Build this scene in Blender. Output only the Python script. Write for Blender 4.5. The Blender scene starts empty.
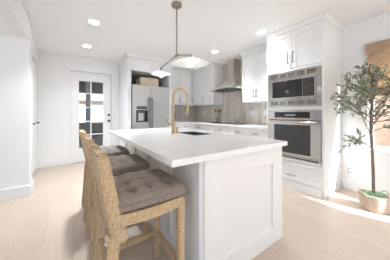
import bpy, bmesh, math, random
from mathutils import Vector, Matrix
random.seed(7)
C = bpy.context.scene.collection
S = bpy.context.scene
PI = math.pi

# ------------------------------------------------------------------ camera
cam = bpy.data.cameras.new('camera'); cam_o = bpy.data.objects.new('camera', cam); C.objects.link(cam_o)
cam.sensor_width = 36; cam.lens = 36*177.3/390; cam.shift_y = -16.5/390; cam.clip_start = .02
cam_o.location = (0, 0, 1.176); cam_o.rotation_euler = (PI/2, 0, -0.605)
S.camera = cam_o
# ------------------------------------------------------------------ world, sun, exposure
w = bpy.data.worlds.new('world'); S.world = w; w.use_nodes = True
bg = w.node_tree.nodes['Background']; bg.inputs[0].default_value = (.63, .81, 1, 1); bg.inputs[1].default_value = 1.0
sun = bpy.data.lights.new('sun', 'SUN'); sun.energy = 17; sun.angle = .012; sun.color = (1, .98, .96)
sun_o = bpy.data.objects.new('sun', sun); C.objects.link(sun_o)
sun_o.rotation_euler = Vector((-.32, .95, -.70)).to_track_quat('-Z', 'Y').to_euler()
DOWNLIGHT_W = 13
S.view_settings.view_transform = 'Standard'; S.view_settings.look = 'None'
S.view_settings.gamma = 1; S.view_settings.exposure = 0.65; S.view_settings.use_curve_mapping = False

# ------------------------------------------------------------------ materials
def mat(name, col, rough=.5, metal=0, bump=0, bscale=200, var=0, vscale=8, spec=.5, stretch=None):
    m = bpy.data.materials.new(name); m.use_nodes = True
    nt = m.node_tree; p = nt.nodes['Principled BSDF']
    p.inputs['Base Color'].default_value = (*col, 1); p.inputs['Roughness'].default_value = rough
    p.inputs['Metallic'].default_value = metal; p.inputs['Specular IOR Level'].default_value = spec
    tc = nt.nodes.new('ShaderNodeTexCoord'); vec = tc.outputs['Object']
    if stretch:
        mp = nt.nodes.new('ShaderNodeMapping'); mp.inputs['Scale'].default_value = stretch
        nt.links.new(vec, mp.inputs['Vector']); vec = mp.outputs[0]
    if var:
        n = nt.nodes.new('ShaderNodeTexNoise'); n.inputs['Scale'].default_value = vscale; n.inputs['Detail'].default_value = 4
        nt.links.new(vec, n.inputs['Vector'])
        r = nt.nodes.new('ShaderNodeValToRGB')
        r.color_ramp.elements[0].position = .3; r.color_ramp.elements[1].position = .7
        r.color_ramp.elements[0].color = (*[c*(1-var) for c in col], 1)
        r.color_ramp.elements[1].color = (*[min(1, c*(1+var)) for c in col], 1)
        nt.links.new(n.outputs['Fac'], r.inputs[0]); nt.links.new(r.outputs[0], p.inputs['Base Color'])
    if bump:
        n = nt.nodes.new('ShaderNodeTexNoise'); n.inputs['Scale'].default_value = bscale
        nt.links.new(vec, n.inputs['Vector'])
        b = nt.nodes.new('ShaderNodeBump'); b.inputs['Strength'].default_value = bump; b.inputs['Distance'].default_value = .004
        nt.links.new(n.outputs['Fac'], b.inputs['Height']); nt.links.new(b.outputs[0], p.inputs['Normal'])
    return m

def emis(name, col, st):
    m = bpy.data.materials.new(name); m.use_nodes = True; p = m.node_tree.nodes['Principled BSDF']
    p.inputs['Base Color'].default_value = (*col, 1)
    p.inputs['Emission Color'].default_value = (*col, 1); p.inputs['Emission Strength'].default_value = st
    return m

def glass_mat():
    m = bpy.data.materials.new('clear_glass'); m.use_nodes = True; nt = m.node_tree
    out = nt.nodes['Material Output']; nt.nodes.remove(nt.nodes['Principled BSDF'])
    t = nt.nodes.new('ShaderNodeBsdfTransparent'); t.inputs[0].default_value = (.97, .98, .98, 1)
    g = nt.nodes.new('ShaderNodeBsdfGlossy'); g.inputs['Roughness'].default_value = .02
    lw = nt.nodes.new('ShaderNodeLayerWeight'); lw.inputs[0].default_value = .5
    pw = nt.nodes.new('ShaderNodeMath'); pw.operation = 'POWER'; pw.inputs[1].default_value = 5; nt.links.new(lw.outputs['Facing'], pw.inputs[0])
    f = nt.nodes.new('ShaderNodeMath'); f.operation = 'MULTIPLY_ADD'; f.inputs[1].default_value = .7; f.inputs[2].default_value = .03; nt.links.new(pw.outputs[0], f.inputs[0])
    mx = nt.nodes.new('ShaderNodeMixShader')
    nt.links.new(f.outputs[0], mx.inputs[0]); nt.links.new(t.outputs[0], mx.inputs[1]); nt.links.new(g.outputs[0], mx.inputs[2])
    nt.links.new(mx.outputs[0], out.inputs[0]); return m

def floor_mat():
    m = bpy.data.materials.new('pale_oak_planks'); m.use_nodes = True; nt = m.node_tree; p = nt.nodes['Principled BSDF']
    tc = nt.nodes.new('ShaderNodeTexCoord'); mp = nt.nodes.new('ShaderNodeMapping'); mp.inputs['Rotation'].default_value = (0, 0, PI/2)
    nt.links.new(tc.outputs['Object'], mp.inputs[0])
    b = nt.nodes.new('ShaderNodeTexBrick'); b.inputs['Scale'].default_value = 1
    b.inputs['Brick Width'].default_value = 1.5; b.inputs['Row Height'].default_value = .22; b.inputs['Mortar Size'].default_value = .0018
    b.offset = .37; b.inputs['Color1'].default_value = (.61, .50, .41, 1); b.inputs['Color2'].default_value = (.56, .455, .37, 1)
    b.inputs['Mortar'].default_value = (.48, .39, .31, 1)
    nt.links.new(mp.outputs[0], b.inputs['Vector'])
    mp2 = nt.nodes.new('ShaderNodeMapping'); mp2.inputs['Scale'].default_value = (30, 1.6, 1); nt.links.new(tc.outputs['Object'], mp2.inputs[0])
    n = nt.nodes.new('ShaderNodeTexNoise'); n.inputs['Scale'].default_value = 2; n.inputs['Detail'].default_value = 6; nt.links.new(mp2.outputs[0], n.inputs['Vector'])
    r = nt.nodes.new('ShaderNodeMapRange'); r.inputs[1].default_value = .3; r.inputs[2].default_value = .7; r.inputs[3].default_value = .94; r.inputs[4].default_value = 1.04
    nt.links.new(n.outputs['Fac'], r.inputs[0])
    mx = nt.nodes.new('ShaderNodeVectorMath'); mx.operation = 'SCALE'
    nt.links.new(b.outputs['Color'], mx.inputs[0]); nt.links.new(r.outputs[0], mx.inputs['Scale'])
    nt.links.new(mx.outputs[0], p.inputs['Base Color']); p.inputs['Roughness'].default_value = .42
    return m

def rattan_mat(name, axis):
    m = bpy.data.materials.new(name); m.use_nodes = True; nt = m.node_tree; p = nt.nodes['Principled BSDF']
    tc = nt.nodes.new('ShaderNodeTexCoord')
    wv = nt.nodes.new('ShaderNodeTexWave'); wv.bands_direction = axis; wv.inputs['Scale'].default_value = 34
    wv.inputs['Distortion'].default_value = 2.2; wv.inputs['Detail'].default_value = 2; wv.inputs['Detail Scale'].default_value = 2.5
    nt.links.new(tc.outputs['Object'], wv.inputs['Vector'])
    n = nt.nodes.new('ShaderNodeTexNoise'); n.inputs['Scale'].default_value = 70; n.inputs['Detail'].default_value = 5
    nt.links.new(tc.outputs['Object'], n.inputs['Vector'])
    ad = nt.nodes.new('ShaderNodeMath'); ad.operation = 'MULTIPLY_ADD'; ad.inputs[1].default_value = .42
    nt.links.new(wv.outputs['Fac'], ad.inputs[0]); nt.links.new(n.outputs['Fac'], ad.inputs[2])
    r = nt.nodes.new('ShaderNodeValToRGB'); r.color_ramp.elements[0].position = .38; r.color_ramp.elements[1].position = .82
    r.color_ramp.elements[0].color = (.36, .23, .12, 1); r.color_ramp.elements[1].color = (.72, .55, .36, 1)
    nt.links.new(ad.outputs[0], r.inputs[0]); nt.links.new(r.outputs[0], p.inputs['Base Color'])
    b = nt.nodes.new('ShaderNodeBump'); b.inputs['Strength'].default_value = .7; b.inputs['Distance'].default_value = .006
    nt.links.new(ad.outputs[0], b.inputs['Height']); nt.links.new(b.outputs[0], p.inputs['Normal'])
    p.inputs['Roughness'].default_value = .75; p.inputs['Specular IOR Level'].default_value = .25
    return m

def tile_mat():
    m = bpy.data.materials.new('beige_stacked_tile'); m.use_nodes = True; nt = m.node_tree; p = nt.nodes['Principled BSDF']
    tc = nt.nodes.new('ShaderNodeTexCoord'); mp = nt.nodes.new('ShaderNodeMapping')
    # tiles stand upright: brick rows run along the wall's height
    sx = nt.nodes.new('ShaderNodeSeparateXYZ'); nt.links.new(tc.outputs['Object'], sx.inputs[0])
    ad = nt.nodes.new('ShaderNodeMath'); ad.operation = 'ADD'; nt.links.new(sx.outputs['X'], ad.inputs[0]); nt.links.new(sx.outputs['Y'], ad.inputs[1])
    cb = nt.nodes.new('ShaderNodeCombineXYZ'); nt.links.new(sx.outputs['Z'], cb.inputs['X']); nt.links.new(ad.outputs[0], cb.inputs['Y'])
    b = nt.nodes.new('ShaderNodeTexBrick'); b.offset = .5; b.inputs['Scale'].default_value = 1
    b.inputs['Brick Width'].default_value = .42; b.inputs['Row Height'].default_value = .085; b.inputs['Mortar Size'].default_value = .002
    b.inputs['Color1'].default_value = (.76, .69, .615, 1); b.inputs['Color2'].default_value = (.58, .515, .45, 1); b.inputs['Mortar'].default_value = (.66, .60, .53, 1)
    nt.links.new(cb.outputs[0], b.inputs['Vector'])
    n = nt.nodes.new('ShaderNodeTexNoise'); n.inputs['Scale'].default_value = 9; nt.links.new(tc.outputs['Object'], n.inputs['Vector'])
    r = nt.nodes.new('ShaderNodeMapRange'); r.inputs[3].default_value = .85; r.inputs[4].default_value = 1.12; nt.links.new(n.outputs['Fac'], r.inputs[0])
    mx = nt.nodes.new('ShaderNodeVectorMath'); mx.operation = 'SCALE'; nt.links.new(b.outputs['Color'], mx.inputs[0]); nt.links.new(r.outputs[0], mx.inputs['Scale'])
    nt.links.new(mx.outputs[0], p.inputs['Base Color']); p.inputs['Roughness'].default_value = .25
    return m

def shade_mat():
    m = bpy.data.materials.new('woven_grass'); m.use_nodes = True; nt = m.node_tree
    out = nt.nodes['Material Output']; p = nt.nodes['Principled BSDF']
    tc = nt.nodes.new('ShaderNodeTexCoord'); mp = nt.nodes.new('ShaderNodeMapping'); mp.inputs['Scale'].default_value = (1, 3, 60)
    nt.links.new(tc.outputs['Object'], mp.inputs[0])
    n = nt.nodes.new('ShaderNodeTexNoise'); n.inputs['Scale'].default_value = 4; n.inputs['Detail'].default_value = 5; nt.links.new(mp.outputs[0], n.inputs['Vector'])
    r = nt.nodes.new('ShaderNodeValToRGB'); r.color_ramp.elements[0].position = .35; r.color_ramp.elements[1].position = .65
    r.color_ramp.elements[0].color = (.60, .45, .30, 1); r.color_ramp.elements[1].color = (.88, .73, .56, 1)
    nt.links.new(n.outputs['Fac'], r.inputs[0]); nt.links.new(r.outputs[0], p.inputs['Base Color']); p.inputs['Roughness'].default_value = .8
    t = nt.nodes.new('ShaderNodeBsdfTranslucent'); nt.links.new(r.outputs[0], t.inputs[0])
    mx = nt.nodes.new('ShaderNodeMixShader'); mx.inputs[0].default_value = .55
    nt.links.new(p.outputs[0], mx.inputs[1]); nt.links.new(t.outputs[0], mx.inputs[2]); nt.links.new(mx.outputs[0], out.inputs[0])
    return m

WALL = mat('wall_paint', (.89, .885, .885), .7, spec=.3, bump=.05, bscale=120)
CEIL = mat('ceiling_paint', (.92, .92, .92), .8, spec=.2, bump=.05, bscale=90)
TRIM = mat('trim_paint', (.89, .887, .885), .4)
CAB = mat('white_cabinet_paint', (.885, .88, .875), .35)
ISL = mat('island_paint', (.86, .853, .845), .4)
STONE = mat('white_quartz', (.91, .905, .90), .12, var=.02, vscale=3)
FLOOR = floor_mat()
TILE = tile_mat()
STEEL = mat('brushed_stainless', (.50, .495, .485), .28, 1, var=.06, vscale=14, stretch=(1, 1, 12))
HOODM = mat('hood_stainless', (.70, .65, .59), .3, 1, var=.06, vscale=14, stretch=(1, 1, 12))
STEELW = mat('warm_stainless', (.53, .51, .485), .14, 1, var=.06, vscale=14, stretch=(1, 1, 12))
DSTEEL = mat('dark_stainless', (.12, .11, .105), .3, 1)
NICKEL = mat('brushed_nickel', (.29, .275, .25), .4, 1)
PNICK = mat('pendant_nickel', (.36, .315, .27), .3, 1)
GOLD = mat('brushed_gold', (.53, .385, .215), .34, 1)
BLACKG = mat('black_glass', (.02, .02, .022), .06)
OVENG = mat('oven_glass', (.045, .047, .05), .08)
BLACK = mat('black_metal', (.03, .028, .026), .4)
SHADOWGAP = mat('closet_shadow', (.04, .035, .03), .9)  # near-black colour stands for the shadow behind the closet doors
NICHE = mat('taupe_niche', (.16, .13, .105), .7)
SHADEW = mat('white_shade_enamel', (.88, .87, .86), .45)
RZ = rattan_mat('seagrass_wrap_upright', 'Z'); RX = rattan_mat('seagrass_wrap_rail', 'X'); RY = rattan_mat('seagrass_wrap_cross', 'Y')
FABRIC = mat('taupe_linen', (.30, .255, .222), .9, bump=.4, bscale=500, var=.14, vscale=60, spec=.15)
PIPING = mat('taupe_piping', (.26, .22, .19), .9)
CARD = mat('kraft_box', (.74, .61, .47), .8, var=.08, vscale=20)
GLASS = glass_mat()
SHADE = shade_mat()
BARK = mat('olive_bark', (.22, .17, .135), .9, bump=.8, bscale=60, var=.3, vscale=40)
LEAF = mat('olive_leaf', (.23, .27, .18), .55, var=.35, vscale=12)
LEAFB = mat('olive_leaf_pale', (.45, .48, .37), .6, var=.25, vscale=12)
BASKET = mat('pale_woven_basket', (.60, .49, .40), .85, bump=.9, bscale=70, var=.18, vscale=50, stretch=(1, 1, 3))
MOSS = mat('green_moss', (.26, .42, .23), .9, bump=1, bscale=60, var=.4, vscale=25)
PLASTIC = mat('white_plastic', (.85, .845, .835), .35)
SOCKET = mat('shade_grey_plastic', (.66, .65, .63), .4)  # white sockets greyed to stand in for their shadow outlines
BULB = emis('glowing_bulb', (1, .95, .88), 3)
LENS = emis('downlight_lens', (1, .97, .93), 22)
DISPLAY = emis('oven_display', (.25, .3, .33), .25)
CONC = mat('patio_concrete', (.5, .47, .44), .85, var=.1)
PATGREY = mat('patio_grey', (.26, .255, .26), .8, var=.15, vscale=5)
PATDARK = mat('patio_cover_dark', (.12, .115, .115), .8)
STUCCO = mat('beige_stucco', (.50, .38, .30), .9, var=.1, vscale=4)
NEIGH = mat('pale_stucco', (.30, .285, .27), .9, var=.05)
ROOFT = mat('terracotta_roof', (.50, .29, .16), .9, var=.2)
GRAVEL = mat('gravel_ground', (.55, .48, .41), .95, var=.2, vscale=30)
BLUE = mat('blue_fabric', (.10, .17, .30), .9)
UTEN = mat('brown_wood', (.24, .12, .06), .6, var=.2, vscale=30)

# ------------------------------------------------------------------ mesh helpers
def B(): return bmesh.new()
def box(bm, x0, x1, y0, y1, z0, z1, bev=0, seg=2):
    m = Matrix.Translation(((x0+x1)/2, (y0+y1)/2, (z0+z1)/2)) @ Matrix.Diagonal((abs(x1-x0), abs(y1-y0), abs(z1-z0), 1))
    r = bmesh.ops.create_cube(bm, size=1, matrix=m)
    if bev:
        es = list({e for v in r['verts'] for e in v.link_edges})
        bmesh.ops.bevel(bm, geom=es, offset=bev, segments=seg, affect='EDGES', profile=.5)
    return bm
def prism(bm, quad0, quad1, bev=0):
    """solid between two 4-point loops"""
    a = [bm.verts.new(p) for p in quad0]; b = [bm.verts.new(p) for p in quad1]
    n = len(a); fs = [bm.faces.new(a[::-1]), bm.faces.new(b)]
    for i in range(n): fs.append(bm.faces.new((a[i], a[(i+1) % n], b[(i+1) % n], b[i])))
    bmesh.ops.recalc_face_normals(bm, faces=fs)
    if bev:
        es = list({e for f in fs for e in f.edges}); bmesh.ops.bevel(bm, geom=es, offset=bev, segments=2, affect='EDGES')
    return bm
def cyl(bm, p0, p1, r0, r1=None, n=16, cap=True):
    p0 = Vector(p0); p1 = Vector(p1); r1 = r0 if r1 is None else r1; d = p1-p0
    m = Matrix.Translation((p0+p1)/2) @ d.to_track_quat('Z', 'Y').to_matrix().to_4x4()
    bmesh.ops.create_cone(bm, cap_ends=cap, segments=n, radius1=r0, radius2=r1, depth=d.length, matrix=m); return bm
def tube(bm, pts, rad, n=10, cap=True):
    pts = [Vector(p) for p in pts]; rs = rad if isinstance(rad, (list, tuple)) else [rad]*len(pts)
    rings = []; up = None
    for i, p in enumerate(pts):
        t = (pts[min(i+1, len(pts)-1)]-pts[max(i-1, 0)]).normalized()
        if up is None: up = t.orthogonal().normalized()
        up = (up-t*up.dot(t)).normalized(); s = t.cross(up)
        rings.append([bm.verts.new(p+(up*math.cos(2*PI*k/n)+s*math.sin(2*PI*k/n))*rs[i]) for k in range(n)])
    for a, b in zip(rings, rings[1:]):
        for k in range(n): bm.faces.new((a[k], a[(k+1) % n], b[(k+1) % n], b[k]))
    if cap: bm.faces.new(rings[0][::-1]); bm.faces.new(rings[-1])
    return bm
def lathe(bm, prof, c=(0, 0, 0), n=40, close=False):
    rings = []
    for r, z in prof:
        rings.append([bm.verts.new((c[0]+max(r, 1e-4)*math.cos(2*PI*k/n), c[1]+max(r, 1e-4)*math.sin(2*PI*k/n), c[2]+z)) for k in range(n)])
    if close: rings.append(rings[0])
    for a, b in zip(rings, rings[1:]):
        for k in range(n): bm.faces.new((a[k], a[(k+1) % n], b[(k+1) % n], b[k]))
    bmesh.ops.recalc_face_normals(bm, faces=bm.faces); return bm
def sphere(bm, c, r, n=16):
    bmesh.ops.create_uvsphere(bm, u_segments=n, v_segments=n//2, radius=r, matrix=Matrix.Translation(c)); return bm

def world_loc(o):
    v = Vector(o.location)
    while o.parent: o = o.parent; v += Vector(o.location)
    return v
def obj(name, bm, m, parent=None, smooth=False, origin=None):
    """ONE mesh object; vertices arrive in world coordinates (or the prototype's own) and are kept relative to the parent"""
    off = world_loc(parent) if parent else Vector(origin or (0, 0, 0))
    bmesh.ops.translate(bm, verts=bm.verts, vec=-off)
    me = bpy.data.meshes.new(name); bm.to_mesh(me); bm.free()
    if smooth:
        for p in me.polygons: p.use_smooth = True
        try: me.set_sharp_from_angle(angle=math.radians(38))
        except Exception: pass
    me.materials.append(m)
    o = bpy.data.objects.new(name, me); C.objects.link(o)
    if parent: o.parent = parent
    else: o.location = off
    return o
def thing(name, label, cat, loc, group=None):
    o = bpy.data.objects.new(name, None); C.objects.link(o); o.location = loc; o.empty_display_size = .1
    o['label'] = label; o['category'] = cat
    if group: o['group'] = group
    return o
def tag(o, label, cat, group=None):
    o['label'] = label; o['category'] = cat
    if group: o['group'] = group
    return o
def struct(name, bm, m, parent=None, smooth=False):
    o = obj(name, bm, m, parent, smooth)
    if not parent: o['kind'] = 'structure'
    return o
def dup(root, loc, label, group=None, rz=0):
    r = root.copy(); C.objects.link(r); r.location = loc; r.rotation_euler = (0, 0, rz); r['label'] = label
    if group: r['group'] = group
    for ch in list(root.children):
        c = ch.copy(); C.objects.link(c); c.parent = r
        for g in list(ch.children):
            d = g.copy(); C.objects.link(d); d.parent = c
    return r

# ------------------------------------------------------------------ dimensions
XL, XR, YB, ZC = -.60, 3.521, 5.05, 2.543
YN = -5.6                     # room runs on behind the viewer; unseen open end added to let daylight in
XA, ZA, YS = -.51, 2.24, 3.45  # header face, its underside, the wall stub on the left
XO = -3.4

# ------------------------------------------------------------------ room shell
struct('floor', box(B(), XO-.1, XR+.12, YN, YB+.12, -.12, 0), FLOOR)
struct('ceiling', box(B(), XA-.12, XR+.12, YN, YB+.12, ZC, ZC+.15), CEIL)
struct('ceiling_alcove', box(B(), XO-.1, XA-.12, YN, YS, ZA, ZA+.12), CEIL)
struct('trim_header', box(B(), XA-.12, XA, YN, YS+.25, ZA, ZC), WALL)
# wall beside the alcove, facing the viewer
struct('wall_alcove', box(B(), XO, XA, YS, YS+.25, 0, ZA), WALL)
bm = B(); box(bm, XO-.1, XO, 1.6, YS, 0, ZA); box(bm, XO-.1, XO, YN, 1.6, 0, .15)  # unseen side, mostly cut away to let daylight onto the right wall
struct('wall_alcove_side', bm, WALL)
# left wall with the closet opening
bm = B()
box(bm, XL-.11, XL, YS+.25, 3.74, 0, ZC); box(bm, XL-.11, XL, 4.99, YB, 0, ZC); box(bm, XL-.11, XL, 3.74, 4.99, 2.215, ZC)
struct('wall_left', bm, WALL)
bm = B(); box(bm, XL-.7, XL-.66, 3.7, 5.03, 0, 2.3); box(bm, XL-.66, XL-.11, 3.70, 3.74, 0, 2.3); box(bm, XL-.66, XL-.11, 4.99, 5.03, 0, 2.3); box(bm, XL-.66, XL-.11, 3.74, 4.99, 2.26, 2.3)
struct('wall_closet_inside', bm, SHADOWGAP)  # closet walls coloured dark so the door gaps look shadowed
# back wall with the glazed door opening
DX0, DX1, DZ = -.03, .835, 2.185
bm = B(); box(bm, XL-.11, DX0, YB, YB+.12, 0, ZC); box(bm, DX1, XR+.15, YB, YB+.12, 0, ZC); box(bm, DX0, DX1, YB, YB+.12, DZ, ZC)
struct('wall_back', bm, WALL)
# right wall: window 1 (behind the tree) and window 2 (added, unseen behind the viewer)
WY0, WY1, WZ0, WZ1 = -.85, .69, .655, 2.14
VY0, VY1, VZ0, VZ1 = -2.08, -1.22, .25, 2.07
bm = B()
box(bm, XR, XR+.12, WY1, YB, 0, ZC); box(bm, XR, XR+.12, WY0, WY1, 0, WZ0); box(bm, XR, XR+.12, WY0, WY1, WZ1, ZC)
box(bm, XR, XR+.12, VY1, WY0, 0, ZC); box(bm, XR, XR+.12, VY0, VY1, 0, VZ0); box(bm, XR, XR+.12, VY0, VY1, VZ1, ZC)
box(bm, XR, XR+.12, YN, VY0, 0, ZC)
struct('wall_right', bm, WALL)
def make_window(n, y0, y1, z0, z1):
    o = struct('window_%d' % n, box(B(), XR+.07, XR+.076, y0+.05, y1-.05, z0+.05, z1-.05), GLASS)
    bm = B(); f = .055
    box(bm, XR+.05, XR+.10, y0, y0+f, z0, z1, .004); box(bm, XR+.05, XR+.10, y1-f, y1, z0, z1, .004)
    box(bm, XR+.05, XR+.10, y0+f, y1-f, z0, z0+f, .004); box(bm, XR+.05, XR+.10, y0+f, y1-f, z1-f, z1, .004)
    struct('window_frame', bm, TRIM, o)
    return o
w1 = make_window(1, WY0, WY1, WZ0, WZ1)
struct('window_sill', box(B(), XR-.02, XR+.05, WY0-.02, WY1+.02, WZ0-.03, WZ0+.003, .005), TRIM, w1)
make_window(2, VY0, VY1, VZ0, VZ1)  # unseen window, added to throw the sun strip on the floor
# baseboards
def base(name, *b): return struct(name, box(B(), *b, .004), TRIM)
base('baseboard_right', XR-.016, XR, YN, .985, 0, .14)
bm = B(); box(bm, XO, XA+.018, YS-.018, YS, 0, .15, .004); box(bm, XA, XA+.018, YS, YS+.25, 0, .15, .004)
struct('baseboard_alcove', bm, TRIM)
base('baseboard_back', XL, DX0-.058, YB-.016, YB, 0, .13)
base('baseboard_back_right', DX1+.058, 1.03, YB-.016, YB, 0, .13)
# glazed door in the back wall
bm = B(); c = .056
box(bm, DX0-c, DX0, YB-.018, YB, 0, DZ+c, .004); box(bm, DX1, DX1+c, YB-.018, YB, 0, DZ+c, .004); box(bm, DX0, DX1, YB-.018, YB, DZ, DZ+c, .004)
box(bm, DX0, DX0+.03, YB+.052, YB+.10, 0, DZ); box(bm, DX1-.03, DX1, YB+.052, YB+.10, 0, DZ); box(bm, DX0+.03, DX1-.03, YB+.052, YB+.10, DZ-.03, DZ)
struct('trim_door_casing', bm, TRIM)
gx0, gx1, gz0, gz1 = .115, .658, .335, 1.975
bm = B(); y0, y1 = YB+.005, YB+.05; sx0, sx1, sz0, sz1 = -.02, .825, .012, 2.172
box(bm, sx0, gx0, y0, y1, sz0, sz1); box(bm, gx1, sx1, y0, y1, sz0, sz1); box(bm, gx0, gx1, y0, y1, sz0, gz0); box(bm, gx0, gx1, y0, y1, gz1, sz1)
d1 = struct('door_1', bm, TRIM)
bm = B(); m = .012
for z in (1.666, 1.32, .985, .66): box(bm, gx0, gx1, y0-.002, y1, z-m, z+m, .003)
box(bm, .377-m, .377+m, y0-.003, y1, gz0, gz1, .003)
for a in ((gx0, gx0+.014, gz0, gz1), (gx1-.014, gx1, gz0, gz1), (gx0, gx1, gz0, gz0+.014), (gx0, gx1, gz1-.014, gz1)):
    box(bm, a[0], a[1], y0-.008, y1, a[2], a[3], .003)
struct('muntin_grid', bm, TRIM, d1)
struct('pane', box(B(), gx0, gx1, YB+.026, YB+.030, gz0, gz1), GLASS, d1)
bm = B(); cyl(bm, (.778, y0, .985), (.778, y0-.012, .985), .032); cyl(bm, (.778, y0-.012, .985), (.778, y0-.04, .985), .012); sphere(bm, (.778, y0-.055, .985), .028)
struct('door_knob', bm, BLACK, d1, True)
bm = B(); cyl(bm, (.778, y0, 1.137), (.778, y0-.018, 1.137), .03); box(bm, .772, .784, y0-.035, y0-.018, 1.12, 1.154, .003)
struct('deadbolt', bm, BLACK, d1, True)
struct('alarm_sensor', box(B(), .765, .80, y0-.014, y0, 2.085, 2.15, .004), PLASTIC, d1)
# closet doors on the left wall
for n, (a, b, k) in enumerate(((3.75, 4.395, 4.34), (4.405, 4.98, 4.86))):
    bm = B(); xf = XL-.012
    box(bm, xf-.035, xf, a, b, .03, 2.19, .003)
    for za, zb in ((.2, .95), (1.1, 2.05)): box(bm, xf, xf+.004, a+.11, b-.11, za, zb, .003)
    d = struct('door_%d' % (n+2), bm, TRIM)
    bm = B(); cyl(bm, (xf, k, .985), (xf+.01, k, .985), .022); cyl(bm, (xf+.01, k, .985), (xf+.03, k, .985), .007); sphere(bm, (xf+.036, k, .985), .017)
    struct('door_knob', bm, BLACK, d, True)
bm = B(); box(bm, XL, XL+.014, 3.70, 3.74, 0, 2.26, .003); box(bm, XL, XL+.014, 3.74, 4.99, 2.222, 2.275, .003)
struct('trim_closet_casing', bm, TRIM)

# ------------------------------------------------------------------ cabinet helpers
def fbox(bm, face, plane, a0, a1, z0, z1, d0, d1, bev=0):
    """box on a front plane: a along the front, d outward"""
    if face == 'X': return box(bm, plane-d1, plane-d0, a0, a1, z0, z1, bev)
    return box(bm, a0, a1, plane-d1, plane-d0, z0, z1, bev)
def shaker(face, plane, a0, a1, z0, z1, rail=.055, rec=.012, t=.02):
    bm = B(); g = .0025; a0 += g; a1 -= g; z0 += g; z1 -= g
    fbox(bm, face, plane, a0+rail, a1-rail, z0+rail, z1-rail, 0, t-rec)
    fbox(bm, face, plane, a0, a0+rail, z0, z1, 0, t, .0015); fbox(bm, face, plane, a1-rail, a1, z0, z1, 0, t, .0015)
    fbox(bm, face, plane, a0+rail, a1-rail, z0, z0+rail, 0, t, .0015); fbox(bm, face, plane, a0+rail, a1-rail, z1-rail, z1, 0, t, .0015)
    return bm
def pull(face, plane, a, z, L=.15, vert=True, r=.006, t=.02):
    bm = B(); r *= 1.35
    def P(aa, zz, d): return (plane-d, aa, zz) if face == 'X' else (aa, plane-d, zz)
    h = L/2; dd = t+.03
    if vert:
        cyl(bm, P(a, z-h, dd), P(a, z+h, dd), r, n=10)
        for s in (-1, 1): cyl(bm, P(a, z+s*(h-.02), t), P(a, z+s*(h-.02), dd), r*.8, n=8)
    else:
        cyl(bm, P(a-h, z, dd), P(a+h, z, dd), r, n=10)
        for s in (-1, 1): cyl(bm, P(a+s*(h-.02), z, t), P(a+s*(h-.02), z, dd), r*.8, n=8)
    return bm
def cabinet(label, face, plane, depth, a0, a1, z0, z1, doors=(), drawers=(), toe=False, loc=None, crown=None, name='upper_cabinet', cat='cabinet', group=None):
    """doors: (a0,a1,z0,z1,handle_a,handle_z,L); drawers: (a0,a1,z0,z1,handle_a,handle_z)"""
    mid = (a0+a1)/2
    base_loc = (plane+depth/2, mid, z0) if face == 'X' else (mid, plane+depth/2, z0)
    t = thing(name, label, cat, base_loc, group)
    bm = B()
    fbox(bm, face, plane, a0, a1, z0+(.10 if toe else 0), z1, -depth, 0)
    obj('carcass', bm, CAB, t)
    if toe:
        bm = B(); fbox(bm, face, plane, a0, a1, 0, .10, -depth, -.07); obj('toe_kick', bm, CAB, t)
    for (da, db, za, zb, ha, hz, L) in doors:
        d = obj('door', shaker(face, plane, da, db, za, zb), CAB, t)
        if L: obj('handle', pull(face, plane, ha, hz, L), NICKEL, d, True)
    for (da, db, za, zb, ha, hz) in drawers:
        d = obj('drawer', shaker(face, plane, da, db, za, zb, rail=.04), CAB, t)
        obj('handle', pull(face, plane, ha, hz, .13, False), NICKEL, d, True)
    return t

# ------------------------------------------------------------------ oven tower on the right wall
TX, TY0, TY1 = 2.862, .994, 1.864
t = thing('oven_tower_cabinet', 'tall white built-in cabinet holding the microwave and wall oven', 'cabinet', (3.19, 1.43, 0))
bm = B(); xf, xb = TX, XR-.004
box(bm, xf, xb, TY0, TY0+.02, 0, ZC-.002, .001); box(bm, xf, xb, TY1-.02, TY1, 0, ZC-.002)       # sides
box(bm, xb-.012, xb, TY0+.02, TY1-.02, .1, ZC-.05)                                     # back
for z in (.10, .425, 1.245, 1.875, ZC-.07): box(bm, xf, xb-.012, TY0+.02, TY1-.02, z, z+.03)
box(bm, xf+.06, xf+.075, TY0+.02, TY1-.02, 0, .10)
obj('carcass', bm, CAB, t)
# face frame around appliances
bm = B()
box(bm, xf-.018, xf, TY0, 1.022, .10, 1.885); box(bm, xf-.018, xf, 1.838, TY1, .10, 1.885)
box(bm, xf-.018, xf, 1.022, 1.838, 1.232, 1.282); box(bm, xf-.018, xf, 1.022, 1.838, 1.855, 1.885); box(bm, xf-.018, xf, 1.022, 1.838, .43, .462); box(bm, xf-.018, xf, TY0, TY1, .075, .11)
box(bm, xf-.018, xf, 1.022, 1.838, 0.0, .075)
obj('face_frame', bm, CAB, t)
dm = 1.44
for (a, b, ha) in ((TY0, dm, 1.40), (dm, TY1, 1.484)):
    d = obj('door', shaker('X', xf, a, b, 1.89, 2.475, .065), CAB, t); obj('handle', pull('X', xf, ha, 2.06, .19), NICKEL, d, True)
d = obj('drawer', shaker('X', xf, TY0+.02, TY1-.02, .115, .425, .05), CAB, t); obj('handle', pull('X', xf, 1.44, .21, .14, False), NICKEL, d, True)
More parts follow.
